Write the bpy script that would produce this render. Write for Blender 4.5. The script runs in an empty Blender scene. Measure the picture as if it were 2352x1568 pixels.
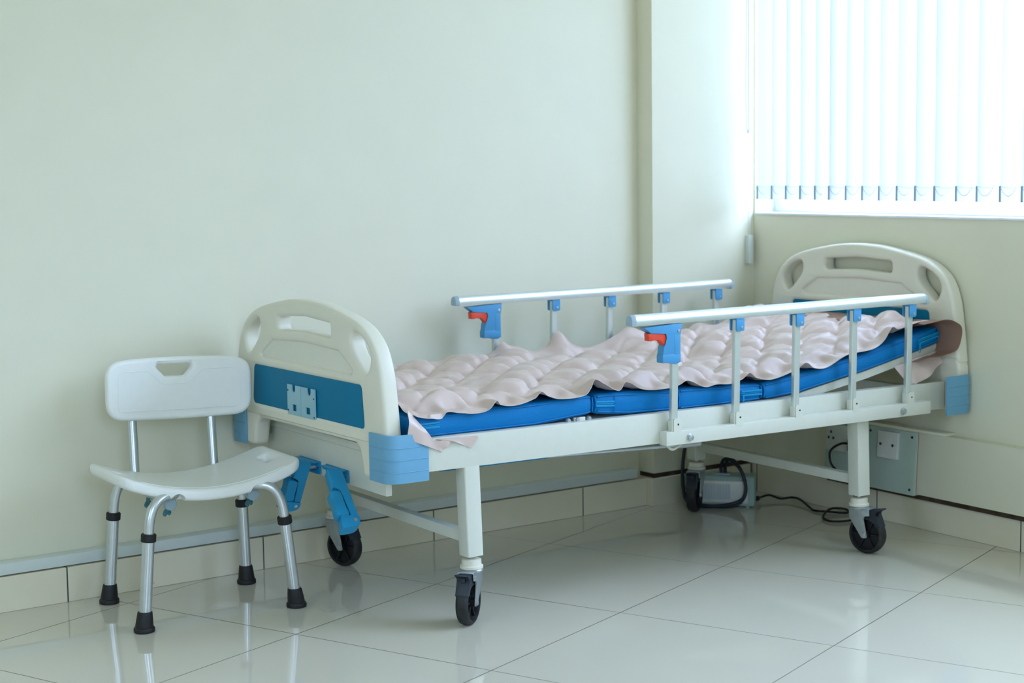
import bpy, bmesh, math, random
from mathutils import Vector, Matrix, Euler, noise
random.seed(7)
sc = bpy.context.scene
COL = sc.collection

# ------------------------------------------------------------------ camera
cam = bpy.data.cameras.new('camera')
cam.sensor_fit = 'HORIZONTAL'; cam.sensor_width = 36.0
cam.lens = 3876.4 / 2352 * 36.0
cam.dof.use_dof = True; cam.dof.focus_distance = 4.35; cam.dof.aperture_fstop = 4.5
cam.clip_start = 0.05; cam.clip_end = 200
cob = bpy.data.objects.new('camera', cam); COL.objects.link(cob)
CY, CP, CR = 0.626485, 0.102383, -0.013603
_f = Vector((math.sin(CY)*math.cos(CP), math.cos(CY)*math.cos(CP), -math.sin(CP)))
_r = Vector((math.cos(CY), -math.sin(CY), 0)); _u = _r.cross(_f)
_r2 = math.cos(CR)*_r + math.sin(CR)*_u; _u2 = -math.sin(CR)*_r + math.cos(CR)*_u
M = Matrix((( _r2.x, _u2.x, -_f.x, -1.6568), (_r2.y, _u2.y, -_f.y, -4.3921), (_r2.z, _u2.z, -_f.z, 1.1674), (0, 0, 0, 1)))
cob.matrix_world = M
sc.camera = cob

# ------------------------------------------------------------------ light
SKY = (0.80, 1.0, 1.55)
SKY_STRENGTH = 7.0
sc.view_settings.view_transform = 'Standard'; sc.view_settings.look = 'None'
sc.view_settings.gamma = 1; sc.view_settings.use_curve_mapping = False
sc.view_settings.exposure = -0.06
w = bpy.data.worlds.new('sky'); sc.world = w; w.use_nodes = True
nt = w.node_tree; nt.nodes.clear()
tc = nt.nodes.new('ShaderNodeTexCoord'); sep = nt.nodes.new('ShaderNodeSeparateXYZ')
rmp = nt.nodes.new('ShaderNodeValToRGB'); bg = nt.nodes.new('ShaderNodeBackground'); wo = nt.nodes.new('ShaderNodeOutputWorld')
rmp.color_ramp.elements[0].position = 0.47; rmp.color_ramp.elements[0].color = (0.30, 0.30, 0.24, 1)
rmp.color_ramp.elements[1].position = 0.53; rmp.color_ramp.elements[1].color = (*[v*0.85 for v in SKY], 1)
_e = rmp.color_ramp.elements.new(1.0); _e.color = (*[v*2.4 for v in SKY], 1)
mp = nt.nodes.new('ShaderNodeMath'); mp.operation = 'MULTIPLY_ADD'; mp.inputs[1].default_value = 0.5; mp.inputs[2].default_value = 0.5
nt.links.new(tc.outputs['Generated'], sep.inputs[0]); nt.links.new(sep.outputs['Z'], mp.inputs[0])
nt.links.new(mp.outputs[0], rmp.inputs[0]); nt.links.new(rmp.outputs[0], bg.inputs[0]); nt.links.new(bg.outputs[0], wo.inputs[0])
bg.inputs[1].default_value = SKY_STRENGTH

# right wall frame: local x = along the wall towards the camera side, y = outwards, z = up
RWP = Vector((2.5646, 0, 0)); RWA = -0.0602
RWROT = math.atan2(-math.cos(RWA), math.sin(RWA))
RWM = Matrix.Translation(RWP) @ Matrix.Rotation(RWROT, 4, 'Z')
WIN = (0.03, 2.75, 1.0, 2.9)          # s0, s1, z0, z1 of the window with the blind
FILL_WIN2 = (3.2, 4.6, 1.0, 2.9)         # unseen window added further along the same wall for fill light

def portal(s0, s1, z0, z1):
    l = bpy.data.lights.new('daylight', 'AREA'); l.shape = 'RECTANGLE'
    l.size = s1 - s0; l.size_y = z1 - z0; l.cycles.is_portal = True
    o = bpy.data.objects.new('daylight', l); COL.objects.link(o)
    o.matrix_world = RWM @ Matrix.Translation(((s0+s1)/2, 0.26, (z0+z1)/2)) @ Matrix.Rotation(math.radians(-90), 4, 'X')
portal(*WIN); portal(*FILL_WIN2)
FILL_WIN3 = (-2.2, -0.65, 1.0, 2.9)          # x0, x1, z0, z1 of an unseen window added behind the viewer for fill
_l = bpy.data.lights.new('daylight', 'AREA'); _l.shape = 'RECTANGLE'; _l.size = FILL_WIN3[1]-FILL_WIN3[0]; _l.size_y = FILL_WIN3[3]-FILL_WIN3[2]; _l.cycles.is_portal = True
_o = bpy.data.objects.new('daylight', _l); COL.objects.link(_o)
_o.matrix_world = Matrix.Translation(((FILL_WIN3[0]+FILL_WIN3[1])/2, -5.95, (FILL_WIN3[2]+FILL_WIN3[3])/2)) @ Matrix.Rotation(math.radians(90), 4, 'X')

FILL_WIN4 = (-3.2, -2.3, 1.0, 2.9)         # y0, y1, z0, z1 of an unseen window added in the left wall for fill
_l = bpy.data.lights.new('daylight', 'AREA'); _l.shape = 'RECTANGLE'; _l.size = FILL_WIN4[3]-FILL_WIN4[2]; _l.size_y = FILL_WIN4[1]-FILL_WIN4[0]; _l.cycles.is_portal = True
_o = bpy.data.objects.new('daylight', _l); COL.objects.link(_o)
_o.matrix_world = Matrix.Translation((-3.65, (FILL_WIN4[0]+FILL_WIN4[1])/2, (FILL_WIN4[2]+FILL_WIN4[3])/2)) @ Matrix.Rotation(math.radians(-90), 4, 'Y')

# ------------------------------------------------------------------ materials
def lin(c):
    return tuple(((v/255)/12.92 if v/255 <= 0.04045 else ((v/255+0.055)/1.055)**2.4) for v in c)
def mat(name, rgb, rough=0.5, metal=0.0, var=0.04, nscale=30, bump=0.0, bscale=200, coat=0.0, sheen=0.0, trans=0.0, spec=0.5):
    m = bpy.data.materials.new(name); m.use_nodes = True
    t = m.node_tree; b = t.nodes['Principled BSDF']; c = lin(rgb)
    co = t.nodes.new('ShaderNodeTexCoord'); n = t.nodes.new('ShaderNodeTexNoise'); n.inputs['Scale'].default_value = nscale
    n.inputs['Detail'].default_value = 4
    t.links.new(co.outputs['Object'], n.inputs['Vector'])
    r = t.nodes.new('ShaderNodeValToRGB')
    r.color_ramp.elements[0].position = 0.3; r.color_ramp.elements[1].position = 0.7
    r.color_ramp.elements[0].color = (*[v*(1-var) for v in c], 1); r.color_ramp.elements[1].color = (*[min(1, v*(1+var)) for v in c], 1)
    t.links.new(n.outputs['Fac'], r.inputs[0]); t.links.new(r.outputs[0], b.inputs['Base Color'])
    b.inputs['Roughness'].default_value = rough; b.inputs['Metallic'].default_value = metal
    b.inputs['Coat Weight'].default_value = coat; b.inputs['Sheen Weight'].default_value = sheen
    b.inputs['Specular IOR Level'].default_value = spec
    if trans: b.inputs['Subsurface Weight'].default_value = trans; b.inputs['Subsurface Radius'].default_value = (0.01, 0.008, 0.006)
    if bump:
        n2 = t.nodes.new('ShaderNodeTexNoise'); n2.inputs['Scale'].default_value = bscale; n2.inputs['Detail'].default_value = 3
        t.links.new(co.outputs['Object'], n2.inputs['Vector'])
        bp = t.nodes.new('ShaderNodeBump'); bp.inputs['Strength'].default_value = bump; bp.inputs['Distance'].default_value = 0.002
        t.links.new(n2.outputs['Fac'], bp.inputs['Height']); t.links.new(bp.outputs[0], b.inputs['Normal'])
    return m
MT = {}
MT['wall'] = mat('cream_wall_paint', (231, 227, 199), 0.55, var=0.012, nscale=6, bump=0.08, bscale=60)
MT['ceiling'] = mat('ceiling_paint', (242, 238, 220), 0.8)
MT['metal'] = mat('white_powder_coat', (216, 217, 199), 0.35, var=0.015, nscale=40)
MT['abs'] = mat('ivory_plastic', (230, 226, 204), 0.38, var=0.012, nscale=20)
MT['recess'] = mat('ivory_matt_plastic', (230, 227, 207), 0.6, var=0.015, nscale=90)
MT['blue'] = mat('blue_panel', (0, 116, 152), 0.45, var=0.03, nscale=15, spec=0.15)
MT['lblue'] = mat('light_blue_plastic', (112, 168, 196), 0.45, var=0.02, spec=0.3)
MT['mblue'] = mat('mid_blue_plastic', (30, 142, 186), 0.4, var=0.02, spec=0.3)
MT['red'] = mat('red_orange_plastic', (228, 70, 40), 0.35, var=0.02)
MT['fabric'] = mat('royal_blue_nylon', (0, 116, 178), 0.55, var=0.06, nscale=300, bump=0.25, bscale=700, spec=0.2)
MT['zip'] = mat('bright_blue_zip', (4, 140, 190), 0.45, var=0.05, nscale=400, spec=0.3)
MT['pad'] = mat('blush_vinyl', (212, 190, 177), 0.32, var=0.02, nscale=25, bump=0.10, bscale=60)
MT['pad_brown'] = mat('brown_vinyl', (150, 116, 96), 0.5, var=0.08, nscale=12)  # browner than the pad sheet, for the tail at the head end
MT['alu'] = mat('anodised_aluminium', (206, 212, 212), 0.32, metal=0.85, var=0.02, nscale=60)
MT['rail'] = mat('satin_aluminium', (212, 220, 212), 0.3, metal=0.55, var=0.015, nscale=60)
MT['steel'] = mat('zinc_steel', (178, 186, 186), 0.35, metal=0.7, var=0.06, nscale=60)
MT['rubber'] = mat('black_rubber', (12, 13, 15), 0.55, var=0.2, nscale=40)
MT['tyre'] = mat('worn_grey_rubber', (30, 32, 32), 0.6, var=0.7, nscale=45)
MT['bplastic'] = mat('dark_plastic', (32, 42, 50), 0.45, var=0.15, nscale=40)
MT['seat'] = mat('white_blow_moulded_plastic', (243, 244, 235), 0.3, var=0.01, nscale=60, bump=0.06, bscale=400)
MT['teal'] = mat('teal_knob_plastic', (70, 130, 135), 0.4)
MT['cap'] = mat('grey_plastic_cap', (158, 180, 186), 0.5)
MT['card'] = mat('frosted_clear_plastic', (148, 190, 198), 0.3, var=0.02)
MT['trunk'] = mat('white_pvc', (216, 224, 214), 0.4, var=0.015)
MT['plate'] = mat('grey_cover_plate', (184, 202, 188), 0.4, var=0.02, nscale=60)
MT['switch'] = mat('white_switch_plastic', (222, 224, 212), 0.3)
MT['dirt_shade'] = mat('dark_grime_and_shade', (70, 58, 42), 0.9, var=0.4, nscale=30)
MT['pump'] = mat('grey_pump_case', (158, 182, 170), 0.5, var=0.02)
MT['hose'] = mat('dark_hose_rubber', (26, 38, 46), 0.45)
MT['sill'] = mat('white_sill_paint', (240, 242, 240), 0.4)
MT['facade'] = mat('outside_render', (120, 150, 160), 0.9, var=0.3, nscale=1.5)
MT['dark'] = mat('dark_hole', (18, 22, 22), 0.8)

def tile_mat():
    m = bpy.data.materials.new('polished_floor_tile'); m.use_nodes = True; t = m.node_tree; b = t.nodes['Principled BSDF']; L = t.links.new
    g = t.nodes.new('ShaderNodeNewGeometry')
    mp = t.nodes.new('ShaderNodeMapping'); mp.vector_type = 'TEXTURE'
    mp.inputs['Location'].default_value = (0.1336, -0.1161, 0); mp.inputs['Rotation'].default_value = (0, 0, 0.3553); mp.inputs['Scale'].default_value = (0.6, 0.6, 0.6)
    L(g.outputs['Position'], mp.inputs['Vector'])
    sx = t.nodes.new('ShaderNodeSeparateXYZ'); L(mp.outputs[0], sx.inputs[0])
    ms = []
    for ax in 'XY':
        fr = t.nodes.new('ShaderNodeMath'); fr.operation = 'PINGPONG'; fr.inputs[1].default_value = 0.5; L(sx.outputs[ax], fr.inputs[0])
        lt = t.nodes.new('ShaderNodeMapRange'); lt.inputs['From Min'].default_value = 0.0014; lt.inputs['From Max'].default_value = 0.0034
        lt.inputs['To Min'].default_value = 1; lt.inputs['To Max'].default_value = 0; L(fr.outputs[0], lt.inputs['Value']); ms.append(lt)
    mx = t.nodes.new('ShaderNodeMath'); mx.operation = 'MAXIMUM'; L(ms[0].outputs[0], mx.inputs[0]); L(ms[1].outputs[0], mx.inputs[1])
    n = t.nodes.new('ShaderNodeTexNoise'); n.inputs['Scale'].default_value = 3; n.inputs['Detail'].default_value = 5; L(g.outputs['Position'], n.inputs['Vector'])
    r = t.nodes.new('ShaderNodeValToRGB'); r.color_ramp.elements[0].color = (*lin((212, 206, 184)), 1); r.color_ramp.elements[1].color = (*lin((219, 213, 192)), 1)
    L(n.outputs['Fac'], r.inputs[0])
    mix = t.nodes.new('ShaderNodeMix'); mix.data_type = 'RGBA'; L(mx.outputs[0], mix.inputs['Factor']); L(r.outputs[0], mix.inputs[6]); mix.inputs[7].default_value = (*lin((104, 92, 72)), 1)
    L(mix.outputs[2], b.inputs['Base Color'])
    rr = t.nodes.new('ShaderNodeMapRange'); rr.inputs['To Min'].default_value = 0.045; rr.inputs['To Max'].default_value = 0.7; L(mx.outputs[0], rr.inputs['Value']); L(rr.outputs[0], b.inputs['Roughness'])
    b.inputs['IOR'].default_value = 1.8
    bp = t.nodes.new('ShaderNodeBump'); bp.invert = True; bp.inputs['Strength'].default_value = 0.4; bp.inputs['Distance'].default_value = 0.001; L(mx.outputs[0], bp.inputs['Height']); L(bp.outputs[0], b.inputs['Normal'])
    return m
def skirt_mat(name, offset):
    m = bpy.data.materials.new(name); m.use_nodes = True; t = m.node_tree; b = t.nodes['Principled BSDF']; L = t.links.new
    co = t.nodes.new('ShaderNodeTexCoord'); sx = t.nodes.new('ShaderNodeSeparateXYZ'); L(co.outputs['Object'], sx.inputs[0])
    a = t.nodes.new('ShaderNodeMath'); a.operation = 'MULTIPLY_ADD'; a.inputs[1].default_value = 1/0.6; a.inputs[2].default_value = -offset/0.6; L(sx.outputs['X'], a.inputs[0])
    fr = t.nodes.new('ShaderNodeMath'); fr.operation = 'PINGPONG'; fr.inputs[1].default_value = 0.5; L(a.outputs[0], fr.inputs[0])
    lt = t.nodes.new('ShaderNodeMapRange'); lt.inputs['From Min'].default_value = 0.0025; lt.inputs['From Max'].default_value = 0.0045; lt.inputs['To Min'].default_value = 1; lt.inputs['To Max'].default_value = 0; L(fr.outputs[0], lt.inputs['Value'])
    n = t.nodes.new('ShaderNodeTexNoise'); n.inputs['Scale'].default_value = 9; n.inputs['Detail'].default_value = 6; L(co.outputs['Object'], n.inputs['Vector'])
    r = t.nodes.new('ShaderNodeValToRGB'); r.color_ramp.elements[0].color = (*lin((228, 219, 188)), 1); r.color_ramp.elements[1].color = (*lin((238, 230, 202)), 1); L(n.outputs['Fac'], r.inputs[0])
    mix = t.nodes.new('ShaderNodeMix'); mix.data_type = 'RGBA'; L(lt.outputs[0], mix.inputs['Factor']); L(r.outputs[0], mix.inputs[6]); mix.inputs[7].default_value = (*lin((70, 74, 66)), 1)
    L(mix.outputs[2], b.inputs['Base Color']); b.inputs['Roughness'].default_value = 0.18
    return m
MT['tile'] = tile_mat(); MT['skirt'] = skirt_mat('skirting_tile', 0.0077); MT['skirt_r'] = skirt_mat('skirting_tile_right', 0.655)
def slat_mat():
    m = bpy.data.materials.new('blind_fabric'); m.use_nodes = True; t = m.node_tree; t.nodes.clear(); L = t.links.new
    o = t.nodes.new('ShaderNodeOutputMaterial'); d = t.nodes.new('ShaderNodeBsdfDiffuse'); tr = t.nodes.new('ShaderNodeBsdfTranslucent'); mx = t.nodes.new('ShaderNodeMixShader')
    n = t.nodes.new('ShaderNodeTexNoise'); n.inputs['Scale'].default_value = 120; co = t.nodes.new('ShaderNodeTexCoord'); L(co.outputs['Object'], n.inputs['Vector'])
    r = t.nodes.new('ShaderNodeValToRGB'); r.color_ramp.elements[0].color = (.93, .94, .94, 1); r.color_ramp.elements[1].color = (.96, .97, .97, 1); L(n.outputs['Fac'], r.inputs[0])
    L(r.outputs[0], d.inputs[0]); L(r.outputs[0], tr.inputs[0]); mx.inputs[0].default_value = 0.45
    L(d.outputs[0], mx.inputs[1]); L(tr.outputs[0], mx.inputs[2]); L(mx.outputs[0], o.inputs[0]); return m
MT['slat'] = slat_mat()
def glass_mat():
    m = bpy.data.materials.new('window_glass'); m.use_nodes = True; t = m.node_tree; t.nodes.clear(); L = t.links.new
    o = t.nodes.new('ShaderNodeOutputMaterial'); a = t.nodes.new('ShaderNodeBsdfTransparent'); g = t.nodes.new('ShaderNodeBsdfGlossy'); g.inputs['Roughness'].default_value = 0.02
    mx = t.nodes.new('ShaderNodeMixShader'); mx.inputs[0].default_value = 0.06; a.inputs[0].default_value = (.95, .98, .98, 1)
    L(a.outputs[0], mx.inputs[1]); L(g.outputs[0], mx.inputs[2]); L(mx.outputs[0], o.inputs[0]); return m
MT['glass'] = glass_mat()

# ------------------------------------------------------------------ helpers
def link(name, me, m, parent=None, loc=None, rotz=None, smooth=40):
    for p in me.polygons: p.use_smooth = True
    me.set_sharp_from_angle(angle=math.radians(smooth))
    me.materials.clear(); me.materials.append(MT[m])
    o = bpy.data.objects.new(name, me); COL.objects.link(o)
    if parent: o.parent = parent
    if loc: o.location = loc
    if rotz is not None: o.rotation_euler = (0, 0, rotz)
    return o
def obj(name, bm, m, parent=None, loc=None, rotz=None, smooth=40):
    bmesh.ops.recalc_face_normals(bm, faces=bm.faces[:])
    me = bpy.data.meshes.new(name); bm.to_mesh(me); bm.free()
    return link(name, me, m, parent, loc, rotz, smooth)
def thing(name, label, cat, loc=(0, 0, 0), rotz=0, group=None):
    o = bpy.data.objects.new(name, None); COL.objects.link(o); o.empty_display_size = 0.1
    o.location = loc; o.rotation_euler = (0, 0, rotz); o['label'] = label; o['category'] = cat
    if group: o['group'] = group
    return o
def tag(o, label, cat, group=None):
    o['label'] = label; o['category'] = cat
    if group: o['group'] = group
    return o
def struct(name, bm, m, loc=None, rotz=None):
    o = obj(name, bm, m, None, loc, rotz); o['kind'] = 'structure'; o['label'] = STL.get(name, name.replace('_', ' ')); return o
STL = {}
def B(): return bmesh.new()
def box(bm, lo, hi, bev=0.0, seg=2):
    r = bmesh.ops.create_cube(bm, size=1)
    vs = r['verts']; c = [(a+b)/2 for a, b in zip(lo, hi)]; s = [abs(b-a) for a, b in zip(lo, hi)]
    for v in vs: v.co = Vector((v.co.x*s[0]+c[0], v.co.y*s[1]+c[1], v.co.z*s[2]+c[2]))
    if bev:
        es = list({e for v in vs for e in v.link_edges})
        bmesh.ops.bevel(bm, geom=es, offset=bev, segments=seg, profile=0.6, affect='EDGES')
def sweep(bm, pts, prof, cap=True, up=(0, 0, 1), closed=False):
    """sweep a closed 2d profile [(a,b)] along points; prof may be a list of profiles"""
    pts = [Vector(p) for p in pts]; n = len(pts); rings = []; nrm = None
    for i, p in enumerate(pts):
        t = (pts[min(i+1, n-1)] - pts[max(i-1, 0)]) if not closed else (pts[(i+1) % n] - pts[i-1])
        t.normalize()
        if nrm is None:
            nrm = Vector(up); nrm = nrm - t*nrm.dot(t)
            if nrm.length < 1e-4: nrm = Vector((1, 0, 0)) - t*t.x
        nrm = (nrm - t*nrm.dot(t)).normalized(); bi = t.cross(nrm)
        pr = prof[i] if isinstance(prof[0], list) else prof
        rings.append([bm.verts.new(p + bi*a + nrm*b) for a, b in pr])
    m = len(rings[0])
    for i in range(n if closed else n-1):
        r0, r1 = rings[i], rings[(i+1) % n]
        for k in range(m): bm.faces.new((r0[k], r0[(k+1) % m], r1[(k+1) % m], r1[k]))
    if cap and not closed: bm.faces.new(rings[0][::-1]); bm.faces.new(rings[-1])
def circ(r, n=12): return [(r*math.cos(2*math.pi*k/n), r*math.sin(2*math.pi*k/n)) for k in range(n)]
def rrect(hw, hh, r, n=3):
    out = []
    for cx, cy, a0 in ((hw-r, hh-r, 0), (-hw+r, hh-r, 90), (-hw+r, -hh+r, 180), (hw-r, -hh+r, 270)):
        for k in range(n+1):
            a = math.radians(a0+90*k/n); out.append((cx+r*math.cos(a), cy+r*math.sin(a)))
    return out
def tube(bm, pts, r, n=12, cap=True):
    if isinstance(r, (list, tuple)): sweep(bm, pts, [circ(x, n) for x in r], cap)
    else: sweep(bm, pts, circ(r, n), cap)
def cat(pts, k=6):
    P = [Vector(p) for p in pts]; out = []
    for i in range(len(P)-1):
        a, b, c, d = P[max(i-1, 0)], P[i], P[i+1], P[min(i+2, len(P)-1)]
        for j in range(k):
            t = j/k
            out.append(0.5*((2*b)+(c-a)*t+(2*a-5*b+4*c-d)*t*t+(3*b-a-3*c+d)*t**3))
    out.append(P[-1]); return out
def lathe(bm, prof, axis='Z', c=(0, 0, 0), n=32, cap=True):
    """prof: list (r, h)"""
    c = Vector(c); rings = []
    for r, h in prof:
        ring = []
        for k in range(n):
            a = 2*math.pi*k/n; u, v = r*math.cos(a), r*math.sin(a)
            p = {'Z': (u, v, h), 'Y': (u, h, v), 'X': (h, u, v)}[axis]
            ring.append(bm.verts.new(c+Vector(p)))
        rings.append(ring)
    for i in range(len(rings)-1):
        for k in range(n): bm.faces.new((rings[i][k], rings[i][(k+1) % n], rings[i+1][(k+1) % n], rings[i+1][k]))
    if cap: bm.faces.new(rings[0][::-1]); bm.faces.new(rings[-1])
def prism(bm, poly, a0, a1, plane='XZ', bev=0.0):
    """extrude a 2d polygon between a0 and a1 along the missing axis"""
    def P(u, v, a): return {'XZ': (u, a, v), 'XY': (u, v, a), 'YZ': (a, u, v)}[plane]
    v0 = [bm.verts.new(P(u, v, a0)) for u, v in poly]; v1 = [bm.verts.new(P(u, v, a1)) for u, v in poly]
    n = len(poly); fs = [bm.faces.new(v0[::-1]), bm.faces.new(v1)]
    for k in range(n): fs.append(bm.faces.new((v0[k], v0[(k+1) % n], v1[(k+1) % n], v1[k])))
    if bev:
        es = list({e for f in fs[:2] for e in f.edges})
        bmesh.ops.bevel(bm, geom=es, offset=bev, segments=2, profile=0.5, affect='EDGES')
def smooth_closed(poly, k=5):
    n = len(poly); out = []
    P = [Vector((x, y, 0)) for x, y in poly]
    for i in range(n):
        a, b, c, d = P[i-1], P[i], P[(i+1) % n], P[(i+2) % n]
        for j in range(k):
            t = j/k; q = 0.5*((2*b)+(c-a)*t+(2*a-5*b+4*c-d)*t*t+(3*b-a-3*c+d)*t**3); out.append((q.x, q.y))
    return out
def fillet(poly, r, n=4):
    """round each corner of a closed polygon; r number or list"""
    out = []; m = len(poly)
    for i in range(m):
        p = Vector(poly[i]).to_3d() if len(poly[i]) == 2 else Vector(poly[i]); a = Vector((*poly[i-1], 0)); p = Vector((*poly[i], 0)); b = Vector((*poly[(i+1) % m], 0))
        rr = r[i] if isinstance(r, (list, tuple)) else r
        da, db = (a-p), (b-p)
        if rr <= 0 or da.length < 1e-6 or db.length < 1e-6: out.append((p.x, p.y)); continue
        ang = da.angle(db)
        dist = min(rr/max(math.tan(ang/2), 1e-3), da.length*0.48, db.length*0.48)
        s, e = p+da.normalized()*dist, p+db.normalized()*dist
        for k in range(n+1):
            t = k/n; q = (1-t)**2*s+2*t*(1-t)*p+t*t*e; out.append((q.x, q.y))
    return out
def plate(bm, loops, half, bev, to=None):
    """rounded-edge plate from outline + hole loops in 2d (uses a filled curve)"""
    cu = bpy.data.curves.new('c', 'CURVE'); cu.dimensions = '2D'; cu.fill_mode = 'BOTH'
    cu.extrude = half-bev; cu.bevel_depth = bev; cu.bevel_resolution = 3; cu.offset = -bev
    for l in loops:
        s = cu.splines.new('POLY'); s.points.add(len(l)-1); s.use_cyclic_u = True
        for p, (x, y) in zip(s.points, l): p.co = (x, y, 0, 1)
    o = bpy.data.objects.new('c', cu); me = bpy.data.meshes.new_from_object(o)
    b2 = bmesh.new(); b2.from_mesh(me); bmesh.ops.remove_doubles(b2, verts=b2.verts[:], dist=1e-5)
    if to:
        for v in b2.verts: v.co = Vector(to(v.co))
    me2 = bpy.data.meshes.new('t'); b2.to_mesh(me2); b2.free(); bm.from_mesh(me2)
    bpy.data.meshes.remove(me2); bpy.data.meshes.remove(me); bpy.data.objects.remove(o); bpy.data.curves.remove(cu)
def interp(tab, x):
    if x <= tab[0][0]: return tab[0][1]
    for (a, b), (c, d) in zip(tab, tab[1:]):
        if x <= c: return b+(d-b)*(x-a)/(c-a)
    return tab[-1][1]
def interp_s(tab, x):
    n = len(tab)
    for i in range(n-1):
        if x <= tab[i+1][0] or i == n-2:
            x0, y0 = tab[i]; x1, y1 = tab[i+1]; h = x1-x0; t = min(1, max(0, (x-x0)/h))
            m0 = (y1-tab[max(0, i-1)][1])/(x1-tab[max(0, i-1)][0]); m1 = (tab[min(n-1, i+2)][1]-y0)/(tab[min(n-1, i+2)][0]-x0)
            return (2*t**3-3*t*t+1)*y0+(t**3-2*t*t+t)*h*m0+(-2*t**3+3*t*t)*y1+(t**3-t*t)*h*m1
def sst(a, b, x):
    t = min(1, max(0, (x-a)/(b-a))); return t*t*(3-2*t)
def sheet(bm, grid, th):
    """grid of points -> thin closed sheet with thickness th"""
    n, m = len(grid), len(grid[0]); V = [[bm.verts.new(p) for p in row] for row in grid]
    for i in range(n-1):
        for j in range(m-1): bm.faces.new((V[i][j], V[i+1][j], V[i+1][j+1], V[i][j+1]))
    bm.normal_update()
    if th: bmesh.ops.solidify(bm, geom=bm.faces[:], thickness=th)

# ------------------------------------------------------------------ setting
WY = 0.057                 # back wall plane
H = 3.1
STL.update(floor='polished cream floor tiles laid at an angle to the walls', wall_back='cream painted wall behind the bed and chair',
    wall_right='cream window wall to the right of the bed', ceiling='white ceiling', wall_left='cream wall on the left, out of view', wall_front='cream wall behind the viewer',
    trim_1='shallow cream pillar in the corner between back wall and window wall', baseboard_back='beige tiled skirting along the back wall', baseboard_right='beige tiled skirting along the window wall',
    baseboard_pillar='beige tiled skirting around the foot of the pillar', window_1='window with white frame behind the vertical blind', window_4='unseen window in the left wall, added for fill light', window_3='unseen window behind the viewer, added for fill light', window_2='unseen plain window further along the right wall, added for fill light', trim_2='white window sill under the vertical blind')
b = B(); box(b, (-3.6, -5.9, -0.06), (2.9, 0.3, 0)); struct('floor', b, 'tile')
b = B(); box(b, (-3.6, WY, 0), (2.9, 0.3, H)); struct('wall_back', b, 'wall')
b = B()
for y0, y1, z0, z1 in ((-5.9, FILL_WIN4[0], 0, H), (FILL_WIN4[1], WY, 0, H), (FILL_WIN4[0], FILL_WIN4[1], 0, FILL_WIN4[2]), (FILL_WIN4[0], FILL_WIN4[1], FILL_WIN4[3], H)): box(b, (-3.6, y0, z0), (-3.4, y1, z1))
struct('wall_left', b, 'wall')
b = B(); y0, y1, z0, z1 = FILL_WIN4
box(b, (-3.52, y0, z0), (-3.47, y1, z0+0.05)); box(b, (-3.52, y0, z1-0.05), (-3.47, y1, z1))
for k in range(3): box(b, (-3.52, y0+(y1-y0-0.05)*k/2, z0+0.05), (-3.47, y0+(y1-y0-0.05)*k/2+0.05, z1-0.05))
w4 = struct('window_4', b, 'sill')
b = B(); box(b, (-3.498, y0+0.05, z0+0.05), (-3.492, y1-0.05, z1-0.05)); obj('glass', b, 'glass', w4)
b = B()
for x0, x1, z0, z1 in ((-3.4, FILL_WIN3[0], 0, H), (FILL_WIN3[1], 2.4, 0, H), (FILL_WIN3[0], FILL_WIN3[1], 0, FILL_WIN3[2]), (FILL_WIN3[0], FILL_WIN3[1], FILL_WIN3[3], H)): box(b, (x0, -5.9, z0), (x1, -5.7, z1))
struct('wall_front', b, 'wall')
b = B(); x0, x1, z0, z1 = FILL_WIN3
box(b, (x0, -5.85, z0), (x1, -5.8, z0+0.05)); box(b, (x0, -5.85, z1-0.05), (x1, -5.8, z1))
for k in range(3): box(b, (x0+(x1-x0-0.05)*k/2, -5.85, z0+0.05), (x0+(x1-x0-0.05)*k/2+0.05, -5.8, z1-0.05))
w3 = struct('window_3', b, 'sill')
b = B(); box(b, (x0+0.05, -5.828, z0+0.05), (x1-0.05, -5.822, z1-0.05)); obj('glass', b, 'glass', w3)
b = B(); box(b, (-3.6, -5.9, H), (2.9, 0.3, H+0.1)); struct('ceiling', b, 'ceiling')
# pillar (plaster starts above its skirting, on a dark ragged mortar line)
PX, PY = 2.101, -0.023
b = B(); box(b, (PX, PY, 0.112), (2.62, WY+0.01, H), 0.004); struct('trim_1', b, 'wall')
b = B(); box(b, (-3.4, 0.0, 0), (PX-0.012, WY, 0.0965), 0.0015, 1); struct('baseboard_back', b, 'skirt')
b = B(); box(b, (PX-0.012, PY-0.006, 0), (2.555, WY, 0.0965), 0.0015, 1); struct('baseboard_pillar', b, 'skirt')
b = B(); box(b, (PX+0.006, PY+0.004, 0.0965), (2.555, WY, 0.112)); o = struct('trim_3', b, 'dirt_shade'); o['label'] = 'dark mortar gap under the pillar plaster'
# right wall, in its own frame
WO = 0.012
b = B()
for s0, s1, z0, z1 in ((-0.4, WIN[0], 0, H), (WIN[0], WIN[1], 0, WIN[2]-0.008), (WIN[0], WIN[1], WIN[3], H), (WIN[1], FILL_WIN2[0], 0, H), (FILL_WIN2[0], FILL_WIN2[1], 0, FILL_WIN2[2]-0.02), (FILL_WIN2[0], FILL_WIN2[1], FILL_WIN2[3], H), (FILL_WIN2[1], 6.1, 0, H)):
    box(b, (s0, WO, z0), (s1, WO+0.2, z1))
struct('wall_right', b, 'wall', RWP, RWROT)
b = B(); box(b, (0.028, 0, 0), (5.6, WO, 0.0985), 0.0012, 1); struct('baseboard_right', b, 'skirt_r', RWP, RWROT)
b = B(); box(b, (WIN[0], WO-0.005, WIN[2]-0.0085), (WIN[1], WO+0.2, WIN[2]-0.0005), 0.003); struct('trim_2', b, 'sill', RWP, RWROT)
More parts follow.
